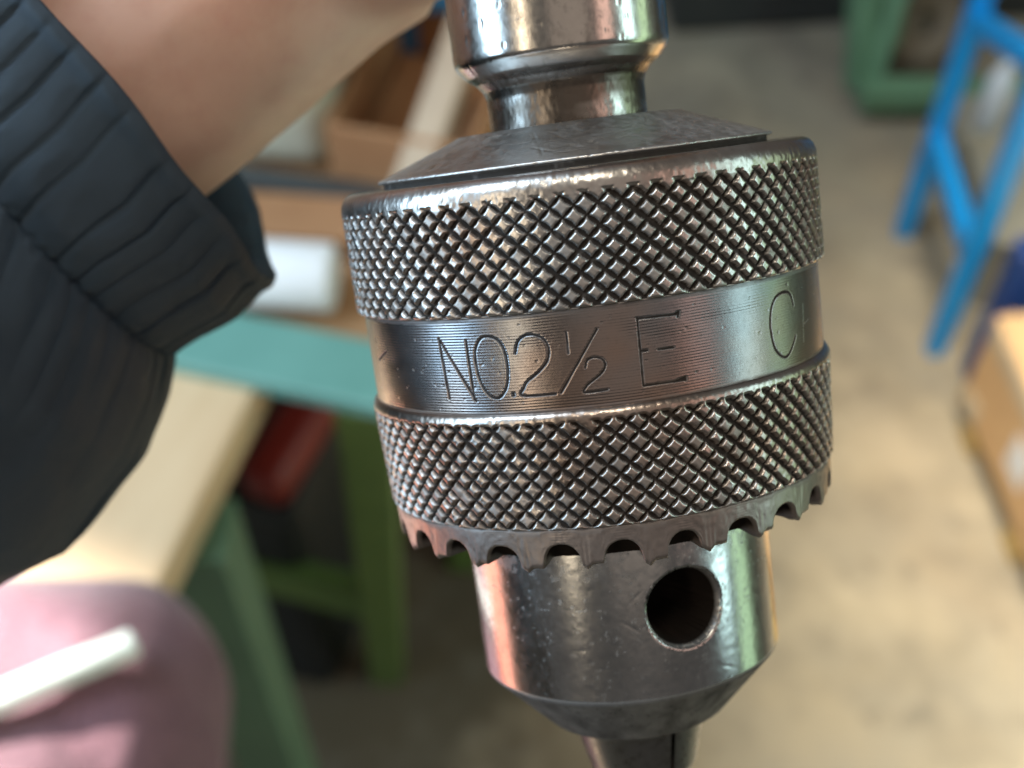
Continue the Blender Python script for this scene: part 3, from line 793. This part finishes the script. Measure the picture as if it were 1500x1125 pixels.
crate = empty('blue_crate', Matrix.Translation((-0.04, 0.895, 0.749)) @ Matrix.Rotation(math.radians(-4), 4, 'Z'), 'blue plastic tray crate at the far end of the brown bench', 'crate')
for nm, sz, lc in (('wall', (.20, .012, .06), (0, -.10, .03)), ('wall', (.20, .012, .06), (0, .10, .03)), ('wall', (.012, .188, .06), (-.094, 0, .03)), ('wall', (.012, .188, .06), (.094, 0, .03)), ('base', (.176, .188, .006), (0, 0, .004)), ('rim', (.22, .02, .012), (0, -.112, .058))):
    box(nm, sz, M['mid_blue'], crate, lc)
o = bar('orange_bar', (-0.22, 1.05, 0.765), (0.06, 1.01, 0.765), 0.035, 0.03, M['orange'])
tag(o, 'orange bar lying behind the blue crate at the top of the bench', 'bar')

# under the benches
shade_root = empty('shade_box', Matrix.Translation((-0.37, 0.83, 0.0)) @ Matrix.Rotation(math.radians(-16), 4, 'Z'), 'large black box added under the brown bench for its shade', 'shade box')  # added dark box, stands in for the shade under the benches
box('shade_box_body', (0.44, 0.30, 0.36), M['black'], shade_root, (0, 0, .18), bev=.02)
box('lid', (0.46, 0.32, 0.03), M['black'], shade_root, (0, 0, .376), bev=.008)
red = empty('red_canister', Matrix.Translation((-0.225, 0.67, 0.391)), 'dull red plastic canister lying tilted on the black box', 'canister')
bm = bmesh.new(); bmesh.ops.create_cube(bm, size=1); bmesh.ops.scale(bm, vec=(.045, .13, .045), verts=bm.verts)
bmesh.ops.bevel(bm, geom=bm.edges[:], offset=.014, segments=4, affect='EDGES', profile=.5)
me = bpy.data.meshes.new('canister_body'); bm.to_mesh(me); bm.free()
o = link('canister_body', me, M['red'], red); o.location = (.03, .01, .03); o.rotation_euler = (math.radians(6), 0, math.radians(-24))

# folded burgundy fleece over the bench edge, a white rod on it
def fleece():
    n, m = 150, 120
    A_, B_ = np.meshgrid(np.linspace(0, 1, n), np.linspace(0, 1, m))
    B_ = 1 - (1 - B_) ** 1.6; A_ = 1 - (1 - A_) ** 1.8
    Y = -.04 + B_ * .375
    xr = -.147 - .30 * np.clip(.285 - Y, 0, .3)
    X = -.40 + A_ * (xr + .40)
    rc = .050                                                     # rounded far corner
    cx = np.clip(X - (xr - rc), 0, rc)
    Y = Y - (rc - np.sqrt(np.maximum(rc * rc - cx * cx, 1e-9))) * np.clip((B_ - .5) * 2, 0, 1)
    db = np.minimum((1 - A_) * (xr + .40), (1 - B_) * .375 * .9)
    re = .026
    k = np.clip(re - db, 0, re)
    Zt = .787 - (re - np.sqrt(np.maximum(re * re - k * k, 0)))
    over = np.clip(X + .205 + .27 * (.335 - Y), 0, .1)           # beyond the bench edge
    Zt = Zt - 7.5 * over ** 2
    Zt = Zt + (.012 * (fbm(X * 11 + 40, Y * 11 + 40, 3, 4) - .5) + .004 * np.sin((X * .8 + Y) * 60)) * np.clip(db / .03, 0, 1)
    top = np.stack([X, Y, Zt], -1)
    bot = top.copy(); bot[..., 2] = np.where(over > 0, Zt - .030 * np.clip(db / .02, .15, 1), .7507)
    bot[..., 2] = np.minimum(bot[..., 2], np.where(over > 0, .7507, 9))
    V = np.concatenate([top.reshape(-1, 3), bot.reshape(-1, 3)], 0)
    F = grid_faces(m, n, False); F2 = F[:, ::-1] + n * m
    side = []
    idx = np.arange(n * m).reshape(m, n)
    loop = np.concatenate([idx[0, :], idx[1:, -1], idx[-1, -2::-1], idx[-2:0:-1, 0]])
    for a, b in zip(loop, np.roll(loop, -1)): side.append((a + n * m, b + n * m, b, a))
    me = mesh_np('burgundy_fleece', V, np.concatenate([F, F2, np.array(side)]), uv=V[:, :2] * 1000)
    bm = bmesh.new(); bm.from_mesh(me); bmesh.ops.recalc_face_normals(bm, faces=bm.faces); bm.to_mesh(me); bm.free()
    o = link('burgundy_fleece', me, M['burgundy'], None)
    tag(o, 'folded burgundy fleece cloth draped over the pale bench edge', 'cloth')
    rod = lathe('white_rod', [(0, -.15), (.0056, -.15), (.0068, -.148), (.0068, .148), (.0056, .15), (0, .15)], M['white'], None, 24,
                Matrix.Translation((-0.312, 0.214, 0.7985)) @ Matrix.Rotation(math.radians(27), 4, 'Z') @ Matrix.Rotation(math.radians(90), 4, 'Y'))
    tag(rod, 'white plastic rod lying across the burgundy fleece', 'rod')
fleece()

def reflector():  # unseen cloth added so the chuck nose reflects salmon
    n = 60
    A_, B_ = np.meshgrid(np.linspace(-1, 1, n), np.linspace(-1, 1, n))
    X, Y = A_ * .16 * (1 + .05 * np.sin(B_ * 5)), B_ * .15 * (1 + .06 * np.sin(A_ * 4 + 1))
    e = np.clip((1 - np.maximum(np.abs(A_), np.abs(B_))) / .12, 0, 1)
    Z = .004 + .020 * np.sqrt(e) + .018 * (fbm(X * 14 + 7, Y * 14 + 7, 5, 4) - .5) * e
    V = np.stack([X, Y, Z], -1).reshape(-1, 3); b = V.copy(); b[:, 2] = .0006
    F = grid_faces(n, n, False); idx = np.arange(n * n).reshape(n, n)
    loop = np.concatenate([idx[0, :], idx[1:, -1], idx[-1, -2::-1], idx[-2:0:-1, 0]])
    side = [(a + n * n, c + n * n, c, a) for a, c in zip(loop, np.roll(loop, -1))]
    me = mesh_np('coral_reflector', np.concatenate([V, b]), np.concatenate([F, F[:, ::-1] + n * n, np.array(side)]))
    bm = bmesh.new(); bm.from_mesh(me); bmesh.ops.recalc_face_normals(bm, faces=bm.faces); bm.to_mesh(me); bm.free()
    o = link('coral_reflector', me, M['coral'], None); o.location = (-.60, .11, .7505); o.rotation_euler = (0, 0, math.radians(-12))
    tag(o, 'unseen coral rag on the pale bench beyond the sleeve', 'reflector')
reflector()

# ------------------------------------------------------------------ right: blue frame, cartons, machine stand
fr = empty('blue_steel_frame', (0.58, 1.24, 0), 'bright blue steel cart frame with square tube posts, right side', 'cart frame')
Tz = .80
for x, y in ((0, .118), (0, -.108), (.55, .118), (.55, -.108)):
    bar('post', (x, y, 0), (x, y, Tz), .024, .024, M['blue'], fr)
for x in (0, .55):
    bar('rail', (x, -.108, Tz - .02), (x, .118, Tz - .02), .027, .027, M['blue'], fr)
    bar('rail', (x, -.108, .19), (x, .118, .19), .024, .024, M['blue'], fr)
bar('rail', (0, .118, Tz - .022), (.55, .118, Tz - .022), .027, .027, M['blue'], fr)
bar('rail', (0, -.108, Tz - .021), (.55, -.108, Tz - .021), .027, .027, M['blue'], fr)

bar('brace', (0, .105, .385), (0, -.095, .472), .024, .024, M['blue'], fr)
cab = empty('grey_beige_box', (0.87, 1.36, 0), 'plain grey beige box standing inside the blue frame', 'box')
box('box_body', (.44, .30, .12), M['beige'], cab, (0, 0, .06), bev=.004)
box('lid', (.45, .31, .014), M['beige'], cab, (0, 0, .128), bev=.004)

card = empty('tan_carton', Matrix.Translation((0.784, 0.865, 0)) @ Matrix.Rotation(math.radians(6), 4, 'Z'), 'tan cardboard carton with taped edge and white label beside the blue frame', 'carton')
box('carton_body', (.38, .34, .16), M['card'], card, (0, 0, .128), bev=.003)
box('tape', (.0015, .15, .028), M['tape'], card, (-.1906, .09, .190), bev=.0004)
box('tape', (.0015, .04, .035), M['tape'], card, (-.1906, .14, .067), bev=.0004)
box('label', (.0015, .045, .055), M['paper'], card, (-.1906, .015, .120), bev=.0004)
pal = empty('yellow_pallet', Matrix.Translation((0.812, 0.865, 0)) @ Matrix.Rotation(math.radians(6), 4, 'Z'), 'low yellow wooden pallet under the tan carton', 'pallet')
for k in range(4):
    box('slat', (.075, .44, .018), M['yellow_wood'], pal, (-.17 + .117 * k, -.03, .034), bev=.002)
for k in (-1, 0, 1):
    box('runner', (.43, .04, .024), M['yellow_wood'], pal, (0, .16 * k - .03, .0125), bev=.002)
o = box('dark_blue_tub', (.16, .042, .25), M['dark_blue'], None, (.688, 1.087, .1265), (0, 0, 0), .01)
tag(o, 'dark blue plastic tub between the tan carton and the blue frame', 'tub')

bot = lathe('white_bottle', [(0, 0), (.015, 0), (.018, .003), (.0185, .075), (.014, .095), (.008, .10), (.008, .112), (0, .113)], M['bluewhite'], None, 28,
            Matrix.Translation((.682, 1.44, .1355)))
tag(bot, 'bluish white plastic bottle standing on the grey beige box', 'bottle')

st = empty('green_machine_stand', (0.58, 1.72, 0), 'pale green machine stand with splayed upright and foot rail', 'machine stand')
bar('foot_rail', (-.03, -.10, .05), (.62, -.10, .05), .045, .038, M['machine_green'], st)
bar('upright', (-.02, -.06, .03), (-.07, .10, .50), .036, .04, M['machine_green'], st)
bar('upright', (.0, -.06, .03), (.075, .10, .50), .026, .04, M['machine_green'], st)
box('gusset', (.07, .012, .22), M['machine_green'], st, (.0, .0, .20), (math.radians(-14), 0, 0))
bar('foot_rail', (-.03, .30, .05), (.62, .30, .05), .06, .045, M['machine_green'], st)
wh = lathe('cast_wheel', [(.018, -.022), (.026, -.026), (.05, -.022), (.055, -.026), (.068, -.026), (.07, -.02), (.07, .02), (.018, .02), (.018, -.022)], M['rust'], None, 40,
           Matrix.Translation((.665, 1.745, .09)) @ Matrix.Rotation(math.radians(8), 4, 'Z') @ Matrix.Rotation(math.radians(55), 4, 'X'))
tag(wh, 'brown cast iron wheel with hub hole behind the green foot rail', 'wheel')
o = box('iron_block', (.50, .16, .30), M['charcoal'], None, (.93, 1.965, .15), (0, 0, 0), .01)
tag(o, 'dark iron machine base standing behind the green stand', 'machine base')
o = box('iron_chest', (.36, .2, .22), M['charcoal'], None, (.44, 1.955, .11), (0, 0, math.radians(6)), .015)
tag(o, 'dark iron chest on the floor at the far end of the aisle', 'chest')
